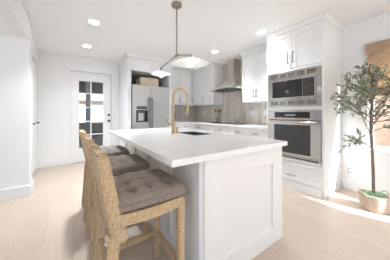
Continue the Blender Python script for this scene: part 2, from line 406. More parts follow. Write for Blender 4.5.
# crown
def crown_bm(bm, pts, z0, z1, out):
    """pts: list of (x,y,nx,ny) ; a stepped cove carried round the cabinet top"""
    prof = [(0, z0), (.012, z0), (.012, z0+.018), (.03, z0+(z1-z0)*.55), (out, z1-.012), (out, z1), (0, z1)]
    rows = []
    for (x, y, nx, ny) in pts: rows.append([bm.verts.new((x+nx*o, y+ny*o, z)) for o, z in prof])
    n = len(prof)
    for a, b in zip(rows, rows[1:]):
        for k in range(n): bm.faces.new((a[k], a[(k+1) % n], b[(k+1) % n], b[k]))
    bm.faces.new(rows[0][::-1]); bm.faces.new(rows[-1]); bmesh.ops.recalc_face_normals(bm, faces=bm.faces); return bm
obj('crown_moulding', crown_bm(B(), [(xf-.02, TY1, -1, 0), (xf-.02, TY0, -1, -1), (xb, TY0, 0, -1)], 2.475, ZC-.002, .045), CAB, t)

# microwave
t = thing('microwave', 'built-in stainless microwave with vented trim kit above the oven', 'microwave', (TX+.15, 1.43, 1.284))
y0, y1, z0, z1 = 1.024, 1.836, 1.284, 1.852
bm = B(); box(bm, TX+.0, TX+.40, y0+.04, y1-.04, z0+.03, z1-.03); obj('housing', bm, DSTEEL, t)
bm = B(); fw = .062; fh = .115
box(bm, TX-.030, TX-.001, y0, y0+fw, z0, z1, .003); box(bm, TX-.030, TX-.001, y1-fw, y1, z0, z1, .003)
box(bm, TX-.030, TX-.001, y0+fw, y1-fw, z0, z0+.03, .002); box(bm, TX-.030, TX-.001, y0+fw, y1-fw, z1-.03, z1, .002)
box(bm, TX-.030, TX-.001, y0+fw, y1-fw, z0+fh-.02, z0+fh, .002); box(bm, TX-.030, TX-.001, y0+fw, y1-fw, z1-fh, z1-fh+.02, .002)
obj('trim_frame', bm, STEELW, t)
for zz in (z0+.03, z1-fh+.02):
    bm = B(); n = 4; L = (y1-y0-2*fw)
    for k in range(5):
        if k: box(bm, TX-.028, TX-.006, y0+fw+L*k/5-.012, y0+fw+L*k/5+.012, zz, zz+.065, .001)
    for k in range(4): box(bm, TX-.024, TX-.004, y0+fw, y1-fw, zz+.006+k*.016, zz+.014+k*.016, .001)
    v = obj('vent_grille', bm, STEELW, t)
    obj('vent_backing', box(B(), TX-.005, TX-.001, y0+fw, y1-fw, zz, zz+.065), DSTEEL, v)
za, zb = z0+fh, z1-fh
obj('door', box(B(), TX-.040, TX-.002, y0+fw+.002, y1-fw-.002, za+.002, zb-.002, .004), STEELW, t)
obj('window', box(B(), TX-.043, TX-.039, 1.265, 1.745, za+.035, zb-.035, .001), BLACKG, t)
cp = obj('control_panel', box(B(), TX-.043, TX-.039, 1.105, 1.258, za+.035, zb-.035, .001), BLACK, t)
bm = B()
for i in range(3):
    for k in range(4): box(bm, TX-.0445, TX-.042, 1.122+i*.045, 1.155+i*.045, za+.05+k*.042, za+.078+k*.042, .002)
obj('keypad', bm, DSTEEL, cp)

# wall oven
t = thing('wall_oven', 'stainless single wall oven with dark glass door below the microwave', 'oven', (TX+.2, 1.43, .464))
y0, y1, z0, z1 = 1.026, 1.834, .464, 1.23
obj('housing', box(B(), TX, TX+.5, y0+.03, y1-.03, z0+.01, z1-.03), DSTEEL, t)
bm = B(); box(bm, TX-.034, TX-.001, y0, y1, 1.075, z1, .004); cp = obj('control_panel', bm, STEELW, t)
dp = obj('display', box(B(), TX-.037, TX-.033, 1.165, 1.71, 1.108, 1.20, .001), BLACKG, cp)
bm = B()
for k in range(5): box(bm, TX-.0385, TX-.036, 1.37+k*.034, 1.395+k*.034, 1.14, 1.165, .001)
obj('readout', bm, DISPLAY, cp)
dr = obj('door', box(B(), TX-.040, TX-.002, y0, y1, .515, 1.068, .005), STEELW, t)
obj('window', box(B(), TX-.043, TX-.039, 1.155, 1.712, .555, 1.0, .001), OVENG, dr)
bm = B(); hy0, hy1, hz = 1.05, 1.81, 1.045
cyl(bm, (TX-.085, hy0, hz), (TX-.085, hy1, hz), .0125, n=14)
for y in (hy0+.05, hy1-.05): cyl(bm, (TX-.04, y, hz), (TX-.085, y, hz), .010, n=10)
obj('handle', bm, STEELW, dr, True)
bm = B(); box(bm, TX-.03, TX-.002, y0, y1, z0, .51, .003); vt = obj('lower_trim', bm, STEELW, t)
obj('vent_slot', box(B(), TX-.032, TX-.029, y0+.03, y1-.03, .478, .496), BLACK, vt)

# ------------------------------------------------------------------ right-wall run: base cabinets, counters
BX = 2.92
units = [(1.87, 2.385, 2.13, 'white base cabinet with drawer between oven tower and next drawer unit'),
         (2.385, 2.775, 2.575, 'narrow white base cabinet to the right of the cooktop unit'),
         (2.775, 3.47, 3.12, 'wide white base cabinet directly under the cooktop'),
         (3.47, 4.42, 4.02, 'white base cabinet left of the cooktop running into the corner')]
for a, b, h, lab in units:
    cabinet(lab, 'X', BX, XR-BX-.004, a, b, 0, .882, toe=True, name='base_cabinet',
            drawers=[(a, b, .67, .872, h, .79)] , doors=[(a, (a+b)/2, .11, .665, (a+b)/2-.04, .58, .13), ((a+b)/2, b, .11, .665, (a+b)/2+.04, .58, .13)],
            group='base cabinets along the kitchen walls')
BYF = 4.45
cabinet('white base cabinet on the back wall beside the refrigerator', 'Y', BYF, YB-BYF-.004, 2.16, 2.895, 0, .882, toe=True, name='base_cabinet',
        drawers=[(2.16, 2.52, .67, .872, 2.34, .79), (2.52, 2.895, .67, .872, 2.72, .79)], doors=[(2.16, 2.52, .11, .665, 2.48, .58, .13), (2.52, 2.895, .11, .665, 2.56, .58, .13)],
        group='base cabinets along the kitchen walls')
bm = B()
pts = [(2.88, TY1+.003), (XR-.003, TY1+.003), (XR-.003, YB-.003), (2.14, YB-.003), (2.14, 4.41), (2.88, 4.41)]
prism(bm, [(x, y, .885) for x, y in pts], [(x, y, .925) for x, y in pts], .003)
tag(obj('perimeter_countertop', bm, STONE), 'white L-shaped worktop along the right and back kitchen walls', 'countertop')
# tile backsplash, up to the ceiling behind the hood
bm = B(); x0 = XR-.012
box(bm, x0, XR-.002, TY1+.003, YB-.002, .927, 1.425); box(bm, x0, XR-.002, 2.712, 3.68, 1.425, ZC-.002); box(bm, 2.14, x0, YB-.012, YB-.002, .927, 1.425)
tag(obj('backsplash', bm, TILE), 'beige upright stacked tile backsplash, full height behind the range hood', 'backsplash')

# ------------------------------------------------------------------ upper cabinets
UX, UZ, UT = 3.19, 1.43, 2.475
UY = 4.72
G = 'white upper cabinets'
t = cabinet('white double-door upper cabinet between range hood and oven tower', 'X', UX, XR-UX-.004, 1.868, 2.708, UZ, ZC-.003,
        doors=[(2.348, 2.708, UZ, UT, 2.385, 1.60, .17), (1.868, 2.348, UZ, UT, 2.31, 1.60, .17)], group=G)
obj('crown_moulding', crown_bm(B(), [(UX-.02, 1.92, -1, 0), (UX-.02, 2.708, -1, 1), (XR-.02, 2.708, 0, 1)], UT, ZC-.002, .04), CAB, t)
t = cabinet('white upper cabinet left of the range hood with wide and narrow doors', 'X', UX, XR-UX-.004, 3.686, 4.70, UZ, ZC-.003,
        doors=[(3.686, 3.937, UZ, UT, 3.815, 1.60, .17), (3.937, 4.70, UZ, UT, 4.15, 1.60, .17)], group=G)
obj('crown_moulding', crown_bm(B(), [(XR-.02, 3.686, 0, -1), (UX-.02, 3.686, -1, -1), (UX-.02, 4.66, -1, 0)], UT, ZC-.002, .04), CAB, t)
t = cabinet('white upper cabinet on the back wall between refrigerator and corner', 'Y', UY, YB-UY-.004, 2.13, 3.165, UZ, ZC-.003,
        doors=[(2.13, 2.735, UZ, UT, 2.69, 1.60, .17), (2.735, 3.165, UZ, UT, 3.12, 1.60, .17)], group=G)
obj('crown_moulding', crown_bm(B(), [(2.14, UY-.02, 0, -1), (3.13, UY-.02, 0, -1)], UT, ZC-.002, .04), CAB, t)

# ------------------------------------------------------------------ range hood
HY0, HY1 = 2.735, 3.655
t = thing('range_hood', 'stainless range hood with arched canopy and square chimney above the cooktop', 'range hood', (3.26, 3.19, 1.74))
bm = B(); n = 24; xf, xb = 3.0, XR-.014
rows = []
for k in range(n+1):
    s = k/n; y = HY0+(HY1-HY0)*s; q = 1-(2*s-1)**2
    zt = 1.785+.215*q**.8; zb_ = 1.752+.022*q
    rows.append([bm.verts.new(p) for p in ((xf, y, zb_), (xf, y, zb_+.026+.012*q), (xf+.10+.12*q, y, zt), (xb, y, zt), (xb, y, zb_))])
for a, b in zip(rows, rows[1:]):
    for k in range(5): bm.faces.new((a[k], a[(k+1) % 5], b[(k+1) % 5], b[k]))
bm.faces.new(rows[0][::-1]); bm.faces.new(rows[-1]); bmesh.ops.recalc_face_normals(bm, faces=bm.faces)
cn = obj('canopy', bm, HOODM, t, True)
bm = B(); box(bm, xf-.004, xf+.012, 2.98, 3.40, 1.757, 1.777, .002); obj('control_strip', bm, DSTEEL, cn)
obj('filter', box(B(), xf+.06, xb-.05, 2.86, 3.53, 1.744, 1.756, .002), DSTEEL, cn)
bm = B(); box(bm, 3.275, xb, 3.055, 3.28, 1.95, 2.22, .002); box(bm, 3.282, xb, 3.062, 3.273, 2.22, ZC-.002, .002)
obj('chimney', bm, HOODM, t)

# cooktop, tray, utensil holder
t = thing('cooktop', 'black glass cooktop set into the white worktop under the hood', 'cooktop', (3.24, 3.08, .925))
obj('glass_top', box(B(), 2.99, 3.46, 2.72, 3.44, .926, .936, .003), BLACKG, t)
for (x, y, r) in ((3.11, 2.90, .085), (3.11, 3.26, .07), (3.34, 2.90, .07), (3.34, 3.26, .09)):
    obj('burner_ring', lathe(B(), [(r-.004, .9362), (r-.004, .9372), (r, .9372), (r, .9362)], (x, y, 0), 32, True), DSTEEL, t)
bm = B(); box(bm, 3.06, 3.30, 3.52, 3.70, .926, .934, .002)
for a in ((3.06, 3.068, 3.52, 3.70), (3.292, 3.30, 3.52, 3.70), (3.06, 3.30, 3.52, 3.528), (3.06, 3.30, 3.692, 3.70)): box(bm, *a, .934, .948, .001)
tag(obj('serving_tray', bm, BLACK), 'small black tray on the worktop left of the cooktop', 'tray')
t = thing('utensil_holder', 'small holder with brown utensils on worktop left of cooktop', 'utensil holder', (3.37, 3.76, .926))
obj('jar', lathe(B(), [(0, .926), (.05, .926), (.055, 1.06), (.05, 1.075), (.046, 1.06), (.044, .94), (0, .94)], (3.37, 3.76, 0), 28), NICKEL, t, True)
for k in range(5):
    a = k*2*PI/5+.4; x, y = 3.37+.02*math.cos(a), 3.76+.02*math.sin(a); x2, y2 = 3.37+.062*math.cos(a), 3.76+.075*math.sin(a); z2 = 1.20+.02*(k % 3)
    bm = B(); tube(bm, [(x, y, .95), (x2, y2, z2)], .006, 8)
    bmesh.ops.create_uvsphere(bm, u_segments=10, v_segments=8, radius=1, matrix=Matrix.Translation((x2+.006*math.cos(a), y2+.006*math.sin(a), z2+.035)) @ Matrix.Diagonal((.024, .024, .042, 1)))
    obj('utensil', bm, UTEN, t, True)
# outlets
def outlet(label, face, plane, a, z, wd=.075, hg=.118, gang=1, group=None):
    t = thing('wall_outlet', label, 'outlet', (plane, a, z) if face == 'X' else (a, plane, z), group)
    obj('cover_plate', fbox(B(), face, plane, a-wd/2*gang, a+wd/2*gang, z-hg/2, z+hg/2, 0, .006, .002), PLASTIC, t)
    for g in range(gang):
        for s in (-1, 1):
            c = a+(g-(gang-1)/2)*.06
            sk = obj('socket', fbox(B(), face, plane, c-.017, c+.017, z+s*.026-.016, z+s*.026+.016, .006, .0085, .002), SOCKET, t)
            bm = B()
            for q in (-1, 1): fbox(bm, face, plane, c+q*.006-.0012, c+q*.006+.0012, z+s*.026-.006, z+s*.026+.006, .0085, .0092)
            obj('slot', bm, BLACK, sk)
outlet('white outlet on the white wall beside the olive tree', 'X', XR-.001, .902, .30)
og = 'outlets on the tile backsplash'
outlet('white double outlet on the tile between cooktop and oven tower', 'X', XR-.012, 2.68, 1.19, gang=2, group=og)
outlet('white outlet on the tile right next to the oven tower', 'X', XR-.012, 2.33, 1.19, group=og)
outlet('white outlet on the tile left of the cooktop near the corner', 'X', XR-.012, 4.52, 1.20, group=og)

# ------------------------------------------------------------------ refrigerator and its surround
FX0, FX1, FY = 1.115, 2.045, 4.10
t = thing('tall_end_panel', 'tall white panel on the left side of the refrigerator', 'panel', (1.07, 4.6, 0))
bm = B(); box(bm, 1.032, 1.098, 4.17, YB-.003, 0, 2.168, .002); obj('panel', bm, CAB, t)
bm = B(); box(bm, 1.026, 1.104, 4.15, 4.17, 0, 2.168, .002); obj('edge_stile', bm, CAB, t)
tag(obj('tall_end_panel', box(B(), 2.06, 2.122, 4.16, YB-.003, 0, 2.168, .002), CAB), 'tall white panel on the right side of the refrigerator', 'panel')
t = thing('over_fridge_cabinet', 'wide white cabinet under the ceiling above the refrigerator', 'cabinet', (1.58, 4.55, 2.175))
obj('carcass', box(B(), 1.03, 2.122, 4.16, YB-.004, 2.172, 2.46), CAB, t)
for a, b in ((1.035, 1.578), (1.578, 2.12)): obj('door', shaker('Y', 4.158, a, b, 2.172, 2.455, .045), CAB, t)
obj('crown_moulding', crown_bm(B(), [(1.03, YB-.005, -1, 0), (1.03, 4.14, -1, -1), (2.122, 4.14, 0, -1)], 2.462, ZC-.002, .045), CAB, t)
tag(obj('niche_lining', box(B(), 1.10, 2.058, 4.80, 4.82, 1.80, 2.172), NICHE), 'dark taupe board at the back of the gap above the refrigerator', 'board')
t = thing('refrigerator', 'stainless side-by-side refrigerator with ice dispenser between white panels', 'refrigerator', (1.58, 4.45, 0))
obj('body', box(B(), FX0, FX1, FY+.06, 4.78, .02, 1.80, .004), DSTEEL, t)
xs = 1.535
bm = B()
dx0, dx1, dz0, dz1 = 1.212, 1.452, .985, 1.245
for a in ((FX0, dx0, .06, 1.84), (dx1, xs-.003, .06, 1.84), (dx0, dx1, .06, dz0), (dx0, dx1, dz1, 1.84)): box(bm, a[0], a[1], FY, FY+.06, a[2], a[3])
ld = obj('door', bm, STEEL, t)
bm = B(); box(bm, dx0, dx1, FY+.045, FY+.058, dz0, dz1); rc = obj('dispenser', bm, DSTEEL, ld)
bm = B(); f = .012
box(bm, dx0-f, dx0+f*.5, FY-.006, FY+.05, dz0-f, dz1+f, .002); box(bm, dx1-f*.5, dx1+f, FY-.006, FY+.05, dz0-f, dz1+f, .002)
box(bm, dx0, dx1, FY-.006, FY+.05, dz0-f, dz0+f*.5, .002); box(bm, dx0, dx1, FY-.006, FY+.05, dz1-f*.5, dz1+f, .002)
obj('dispenser_frame', bm, BLACK, ld)
bm = B(); box(bm, dx0+.05, dx1-.07, FY+.03, FY+.046, dz0+.02, dz1-.06, .003); obj('dispenser_paddle', bm, STEEL, ld)
obj('dispenser_controls', box(B(), dx0, dx1, FY-.003, FY+.001, dz1+.03, dz1+.10, .001), DSTEEL, ld)
rd = obj('door', box(B(), xs+.003, FX1, FY, FY+.06, .06, 1.84, .005), STEEL, t)
for x, dd in ((xs-.035, ld), (xs+.035, rd)):
    bm = B(); z0, z1 = .70, 1.55
    tube(bm, [(x, FY, z0), (x, FY-.05, z0+.02), (x, FY-.06, z0+.06), (x, FY-.06, z1-.06), (x, FY-.05, z1-.02), (x, FY, z1)], .013, 12)
    obj('handle', bm, NICKEL, dd, True)
obj('base_grille', box(B(), FX0+.01, FX1-.01, FY+.04, FY+.06, .0, .058, .002), BLACK, t)
for x in (FX0+.05, xs+.02, FX1-.05): obj('hinge_cover', box(B(), x-.03, x+.03, FY+.02, FY+.10, 1.802, 1.83, .004), DSTEEL, t)
t = thing('storage_box', 'tan box stored on top of the refrigerator', 'box', (1.575, 4.40, 1.801))
bm = B(); box(bm, 1.35, 1.80, 4.24, 4.62, 1.831, 2.05, .004); obj('carton', bm, CARD, t)
obj('lid_flap', box(B(), 1.347, 1.803, 4.236, 4.43, 2.05, 2.055, .001), CARD, t)
bm = B(); box(bm, 1.545, 1.605, 4.2375, 4.24, 1.95, 2.05); obj('tape', bm, mat('packing_tape', (.66, .52, .38), .3), t)

# ------------------------------------------------------------------ island
IX0, IX1, IY0, IY1 = .455, 1.668, .880, 3.03
bx0, bx1, by0, by1 = .70, 1.640, .935, 2.99
t = thing('kitchen_island', 'large white kitchen island with shaker panels in the middle of the room', 'island', (1.16, 1.96, 0))
bm = B(); box(bm, bx0, bx1, by0, by1, 0, .20); box(bm, bx0, bx1, by0, by0+.02, .2, .874); box(bm, bx0, bx1, by1-.02, by1, .2, .874)
box(bm, bx0, bx0+.02, by0+.02, by1-.02, .2, .874); box(bm, bx1-.02, bx1, by0+.02, by1-.02, .2, .874)
obj('carcass', bm, ISL, t)
def frame_panel(face, plane, a0, a1, z0, z1, L, R, Bt, T, thk=.02):
    bm = B()
    fbox(bm, face, plane, a0+L, a1-R, z0+Bt, z1-T, 0, .004)
    fbox(bm, face, plane, a0, a0+L, z0, z1, 0, thk, .002); fbox(bm, face, plane, a1-R, a1, z0, z1, 0, thk, .002)
    fbox(bm, face, plane, a0+L, a1-R, z0, z0+Bt, 0, thk, .002); fbox(bm, face, plane, a0+L, a1-R, z1-T, z1, 0, thk, .002)
    return bm
obj('end_panel', frame_panel('Y', by0, bx0+.012, bx1, 0, .874, .145, .15, .15, .145), ISL, t)
obj('end_panel', box(B(), bx0, bx1, by1, by1+.02, 0, .874, .002), ISL, t)
L = (by1-by0)/4
for k in range(4):
    a = by0+L*k
    obj('side_panel', frame_panel('X', bx0, a+(.0 if k else .0), a+L-.004, 0, .874, .09, .09, .13, .10, .018), ISL, t)
for k in range(3):
    a = by0+(by1-by0)/3*k
    d = obj('cabinet_door', box(B(), bx1, bx1+.018, a+.003, a+(by1-by0)/3-.003, .11, .868, .002), CAB, t)
# worktop with a sink cut-out
SX0, SX1, SY0, SY1 = 1.19, 1.47, 1.73, 2.16
bm = B(); zt, zb = .915, .876
xs_, ys_ = [IX0, SX0, SX1, IX1], [IY0, SY0, SY1, IY1]
grid = [[bm.verts.new((x, y, zt)) for y in ys_] for x in xs_]
for i in range(3):
    for j in range(3):
        if not (i == 1 and j == 1): bm.faces.new((grid[i][j], grid[i+1][j], grid[i+1][j+1], grid[i][j+1]))
r = bmesh.ops.extrude_face_region(bm, geom=bm.faces[:]); bmesh.ops.translate(bm, verts=[v for v in r['geom'] if isinstance(v, bmesh.types.BMVert)], vec=(0, 0, zb-zt))
bmesh.ops.recalc_face_normals(bm, faces=bm.faces)
tag(obj('island_countertop', bm, STONE), 'thick white quartz worktop lying on the kitchen island', 'countertop')
t = thing('island_sink', 'small dark sink basin set in the island worktop', 'sink', (1.33, 1.945, .68))
bm = B(); th = .006; z0 = .68; e = .004
zr = .9135; g = .001
box(bm, SX0+g, SX1-g, SY0+g, SY1-g, z0, z0+th)
box(bm, SX0+g, SX0+th, SY0+g, SY1-g, z0+th, zr); box(bm, SX1-th, SX1-g, SY0+g, SY1-g, z0+th, zr)
box(bm, SX0+th, SX1-th, SY0+g, SY0+th, z0+th, zr); box(bm, SX0+th, SX1-th, SY1-th, SY1-g, z0+th, zr)
obj('basin', bm, mat('sink_steel', (.07, .062, .055), .45, 0), t)
obj('drain', lathe(B(), [(0, .687), (.04, .687), (.045, .690), (.045, .686)], (1.33, 1.945, 0), 24), STEEL, t, True)
# faucet
fx, fy = 1.085, 2.07
t = thing('kitchen_faucet', 'tall brushed gold gooseneck faucet on the island beside the sink', 'faucet', (fx, fy, .915))
bm = B(); lathe(bm, [(0, .9152), (.03, .9152), (.03, .925), (.024, .93), (.021, 1.06), (.018, 1.065), (0, 1.065)], (fx, fy, 0), 24); obj('base', bm, GOLD, t, True)
pts = [(fx, fy, 1.05), (fx, fy, 1.20), (fx, fy, 1.36)]; R = .108; cz = 1.40
for k in range(13):
    a = PI-PI*k/12; pts.append((fx+R+R*math.cos(a), fy-.01*k/12, cz+R*math.sin(a)))
pts.append((fx+2*R, fy-.01, 1.30))
obj('gooseneck', tube(B(), pts, .0135, 14), GOLD, t, True)
bm = B(); lathe(bm, [(0, 1.165), (.017, 1.165), (.021, 1.175), (.021, 1.25), (.017, 1.27), (.0155, 1.31), (0, 1.31)], (fx+2*R, fy-.01, 0), 20); obj('spray_head', bm, GOLD, t, True)
bm = B(); tube(bm, [(fx, fy, 1.02), (fx-.035, fy+.025, 1.03), (fx-.055, fy+.04, 1.06), (fx-.07, fy+.05, 1.12)], [.013, .012, .009, .007], 12); obj('lever', bm, GOLD, t, True)
t = thing('soap_dispenser', 'short gold soap dispenser next to the tall faucet', 'soap dispenser', (1.135, 2.06, .915))
sx, sy = 1.15, 2.09
obj('base', lathe(B(), [(0, .9152), (.019, .9152), (.019, .925), (.013, .93), (.013, .965), (0, .965)], (sx, sy, 0), 20), GOLD, t, True)
bm = B(); tube(bm, [(sx, sy, .96), (sx, sy, .985), (sx+.03, sy, .99), (sx+.045, sy, .98)], [.009, .009, .007, .006], 10); obj('pump_spout', bm, GOLD, t, True)

# ------------------------------------------------------------------ counter stools
def bar(bm, p0, p1, wx, wy, bev=.008, wx1=None, wy1=None):
    """upright-ish bar with a rectangular section"""
    wx1 = wx1 or wx; wy1 = wy1 or wy
    q = lambda p, a, b: [(p[0]-a/2, p[1]-b/2, p[2]), (p[0]+a/2, p[1]-b/2, p[2]), (p[0]+a/2, p[1]+b/2, p[2]), (p[0]-a/2, p[1]+b/2, p[2])]
    return prism(bm, q(p0, wx, wy), q(p1, wx1, wy1), bev)
def rough_edges(bm, amp, cuts=0):
    for v in bm.verts: v.co += Vector((random.uniform(-1, 1), random.uniform(-1, 1), random.uniform(-1, 1)))*amp
def make_stool(label):
    t = thing('counter_stool', label, 'stool', (0, 0, 0), 'woven counter stools along the island')
    W = .215; D = .215; ZS = .655
    for s in (-1, 1):
        bm = B(); bar(bm, (D-.015, s*(W-.022), 0), (D-.015, s*(W-.022), ZS-.01), .042, .042, .007, .05, .05); obj('leg', bm, RZ, t)
        bm = B(); bar(bm, (-D-.02, s*(W-.022), 0), (-D+.025, s*(W-.022), .56), .042, .042, .007, .058, .05); obj('leg', bm, RZ, t)
    # seat frame
    bm = B()
    for s in (-1, 1):
        n = 10
        ra = []
        for k in range(n+1):
            x = -D+.01+(2*D-.02)*k/n; dz = -.012*math.sin(PI*k/n)
            ra.append([bm.verts.new(p) for p in ((x, s*(W+.004), ZS+dz), (x, s*(W-.045), ZS+dz), (x, s*(W-.045), ZS-.055+dz*1.8), (x, s*(W+.004), ZS-.055+dz*1.8))])
        for a, b in zip(ra, ra[1:]):
            for k in range(4): bm.faces.new((a[k], a[(k+1) % 4], b[(k+1) % 4], b[k]))
        bm.faces.new(ra[0][::-1]); bm.faces.new(ra[-1])
    box(bm, D-.045, D+.006, -W+.04, W-.04, ZS-.06, ZS-.002, .006); box(bm, -D, -D+.045, -W+.04, W-.04, ZS-.06, ZS-.002, .006)
    box(bm, -D+.04, D-.04, -W+.04, W-.04, ZS-.03, ZS-.012)
    bmesh.ops.recalc_face_normals(bm, faces=bm.faces)
    obj('seat_frame', bm, RX, t)
    # backrest: wrapped solid back leaning outwards, thick below and thin above, slightly bowed
    bm = B(); nz, ny = 10, 8
    def bp(u, v, side):   # u 0..1 along width, v 0..1 height
        z = .50+.468*v+.012*math.sin(PI*u)*v; x = -D+.052-.084*v; th = .074-.022*v
        y = (-W-.004+(2*W+.008)*u)*(1-.02*v); bow = -.020*math.sin(PI*u)*v
        return (x+bow+side*th/2, y, z)
    F = [[bm.verts.new(bp(i/ny, j/nz, 1)) for j in range(nz+1)] for i in range(ny+1)]
    R_ = [[bm.verts.new(bp(i/ny, j/nz, -1)) for j in range(nz+1)] for i in range(ny+1)]
    for i in range(ny):
        for j in range(nz):
            bm.faces.new((F[i][j], F[i+1][j], F[i+1][j+1], F[i][j+1])); bm.faces.new((R_[i][j], R_[i][j+1], R_[i+1][j+1], R_[i+1][j]))
    for i in range(ny):
        bm.faces.new((F[i][nz], F[i+1][nz], R_[i+1][nz], R_[i][nz])); bm.faces.new((F[i][0], R_[i][0], R_[i+1][0], F[i+1][0]))
    for j in range(nz):
        bm.faces.new((F[0][j], F[0][j+1], R_[0][j+1], R_[0][j])); bm.faces.new((F[ny][j], R_[ny][j], R_[ny][j+1], F[ny][j+1]))
    bmesh.ops.recalc_face_normals(bm, faces=bm.faces)
    es = [e for e in bm.edges if e.calc_face_angle(0) > .9]
    bmesh.ops.bevel(bm, geom=es, offset=.010, segments=2, affect='EDGES')
    obj('backrest', bm, RZ, t)
    for s in (-1, 1):
        bm = B(); prism(bm, [(-D+.01, s*(W-.022)-.017, .185), (-D+.01, s*(W-.022)+.017, .185), (-D+.01, s*(W-.022)+.017, .225), (-D+.01, s*(W-.022)-.017, .225)],
                        [(D-.03, s*(W-.022)-.017, .185), (D-.03, s*(W-.022)+.017, .185), (D-.03, s*(W-.022)+.017, .225), (D-.03, s*(W-.022)-.017, .225)], .006)
        obj('stretcher', bm, RX, t)
    obj('footrest', box(B(), D-.034, D+.002, -W+.04, W-.04, .19, .23, .006), RY, t)
    obj('rear_stretcher', box(B(), -D-.018, -D+.018, -W+.04, W-.04, .29, .33, .006), RY, t)
    # tufted cushion
    bm = B(); N = 36; hx, hy = .218, .222; cx = .022; zb, zt = ZS+.002, ZS+.080
    tufts = [(i, j) for i in (-.11, 0, .11) for j in (-.115, 0, .115)]
    def sq(a): return math.copysign(abs(a)**1.0, a)
    def top(x, y):
        ex = 1-abs(x/hx)**5; ey = 1-abs(y/hy)**5
        e = max(ex, 0)**.35*max(ey, 0)**.35
        z = zb+.036+(zt-zb-.036)*e+.020*(1-(x/hx)**2)*(1-(y/hy)**2)
        for (a, b) in tufts:
            d2 = (x-a)**2+(y-b)**2; z -= .030*math.exp(-d2/(2*.020**2))
        for a in (-.11, 0, .11):
            z -= .013*math.exp(-((x-a)/.014)**2)*e; z -= .013*math.exp(-((y-a*1.045)/.013)**2)*e
        return z
    V = {}
    for i in range(N+1):
        for j in range(N+1):
            u = math.sin((i/N-.5)*PI*.96)/math.sin(.48*PI); v = math.sin((j/N-.5)*PI*.96)/math.sin(.48*PI)
            k = 1-.05*(u*v)**4
            V[i, j] = bm.verts.new((cx+u*hx*k, v*hy*k, top(u*hx, v*hy)))
    for i in range(N):
        for j in range(N): bm.faces.new((V[i, j], V[i+1, j], V[i+1, j+1], V[i, j+1]))
    ring = [(i, 0) for i in range(N)]+[(N, j) for j in range(N)]+[(i, N) for i in range(N, 0, -1)]+[(0, j) for j in range(N, 0, -1)]
    prev = [V[k] for k in ring]
    for (sc, z) in ((1.012, zb+.02), (1.008, zb+.008), (.975, zb)):
        cur = [bm.verts.new((cx+(V[k].co.x-cx)*sc, V[k].co.y*sc, z)) for k in ring]
        n = len(ring)
        for a in range(n): bm.faces.new((prev[a], cur[a], cur[(a+1) % n], prev[(a+1) % n]))
        prev = cur
    bm.faces.new(prev); bmesh.ops.recalc_face_normals(bm, faces=bm.faces)
    pp = [V[k].co.copy() for k in ring]
    cu = obj('seat_cushion', bm, FABRIC, t, True)
    bm = B(); pp = [Vector((cx+(p.x-cx)*1.008, p.y*1.008, p.z)) for p in pp]; pp.append(pp[0]); tube(bm, pp, .0035, 6); obj('piping', bm, PIPING, cu, True)
    for (a, b) in tufts:
        bm = B(); bmesh.ops.create_uvsphere(bm, u_segments=8, v_segments=6, radius=1, matrix=Matrix.Translation((cx+a, b, top(a, b)+.0015)) @ Matrix.Diagonal((.006, .006, .003, 1)))
        obj('tuft_button', bm, PIPING, cu, True)
    return t
stool = make_stool('woven seagrass counter stool nearest the viewer with tufted taupe cushion')
dup(stool, (.362, 1.81, 0), 'woven seagrass counter stool in the middle of the three, behind the nearest one')
dup(stool, (.350, 2.47, 0), 'woven seagrass counter stool farthest away, toward the glass door')
stool.location = (.370, 1.185, 0)

# ------------------------------------------------------------------ pendant lamp over the island
px, py = 1.07, 1.95
t = thing('pendant_lamp', 'two-arm nickel pendant lamp with white disc shades above the island', 'pendant lamp', (px, py, ZC))
jz = 1.90
obj('ceiling_canopy', lathe(B(), [(0, ZC-.001), (.066, ZC-.001), (.066, ZC-.025), (.06, ZC-.032), (0, ZC-.032)], (px, py, 0), 28), PNICK, t, True)
obj('rod', cyl(B(), (px, py, ZC-.03), (px, py, jz), .0085, n=12), PNICK, t, True)
bm = B(); cyl(bm, (px, py-.03, jz), (px, py+.03, jz), .017, n=16); sphere(bm, (px, py, jz), .02, 14); obj('joint', bm, PNICK, t, True)
def shade(bx_, by_, bz, R):
    ar = obj('arm', tube(B(), [(px, py, jz), (bx_, by_, bz+.055)], .0085, 10), PNICK, t, True)
    bm = B(); cyl(bm, (bx_, by_, bz-.0), (bx_, by_, bz+.062), .016, .014, 16); obj('socket_cap', bm, PNICK, ar, True)
    bm = B(); lathe(bm, [(.014, bz+.018), (R*.5, bz+.002), (R, bz-.035), (R-.003, bz-.038), (R*.5, bz-.004), (.014, bz+.010)], (bx_, by_, 0), 48, True)
    sh = obj('lamp_shade', bm, SHADEW, t, True)
    bm = B(); sphere(bm, (bx_, by_, bz-.042), .042, 20); obj('bulb', bm, BULB, sh, True)
shade(px, 1.63, 1.765, .205)
shade(px, 2.42, 1.79, .152)

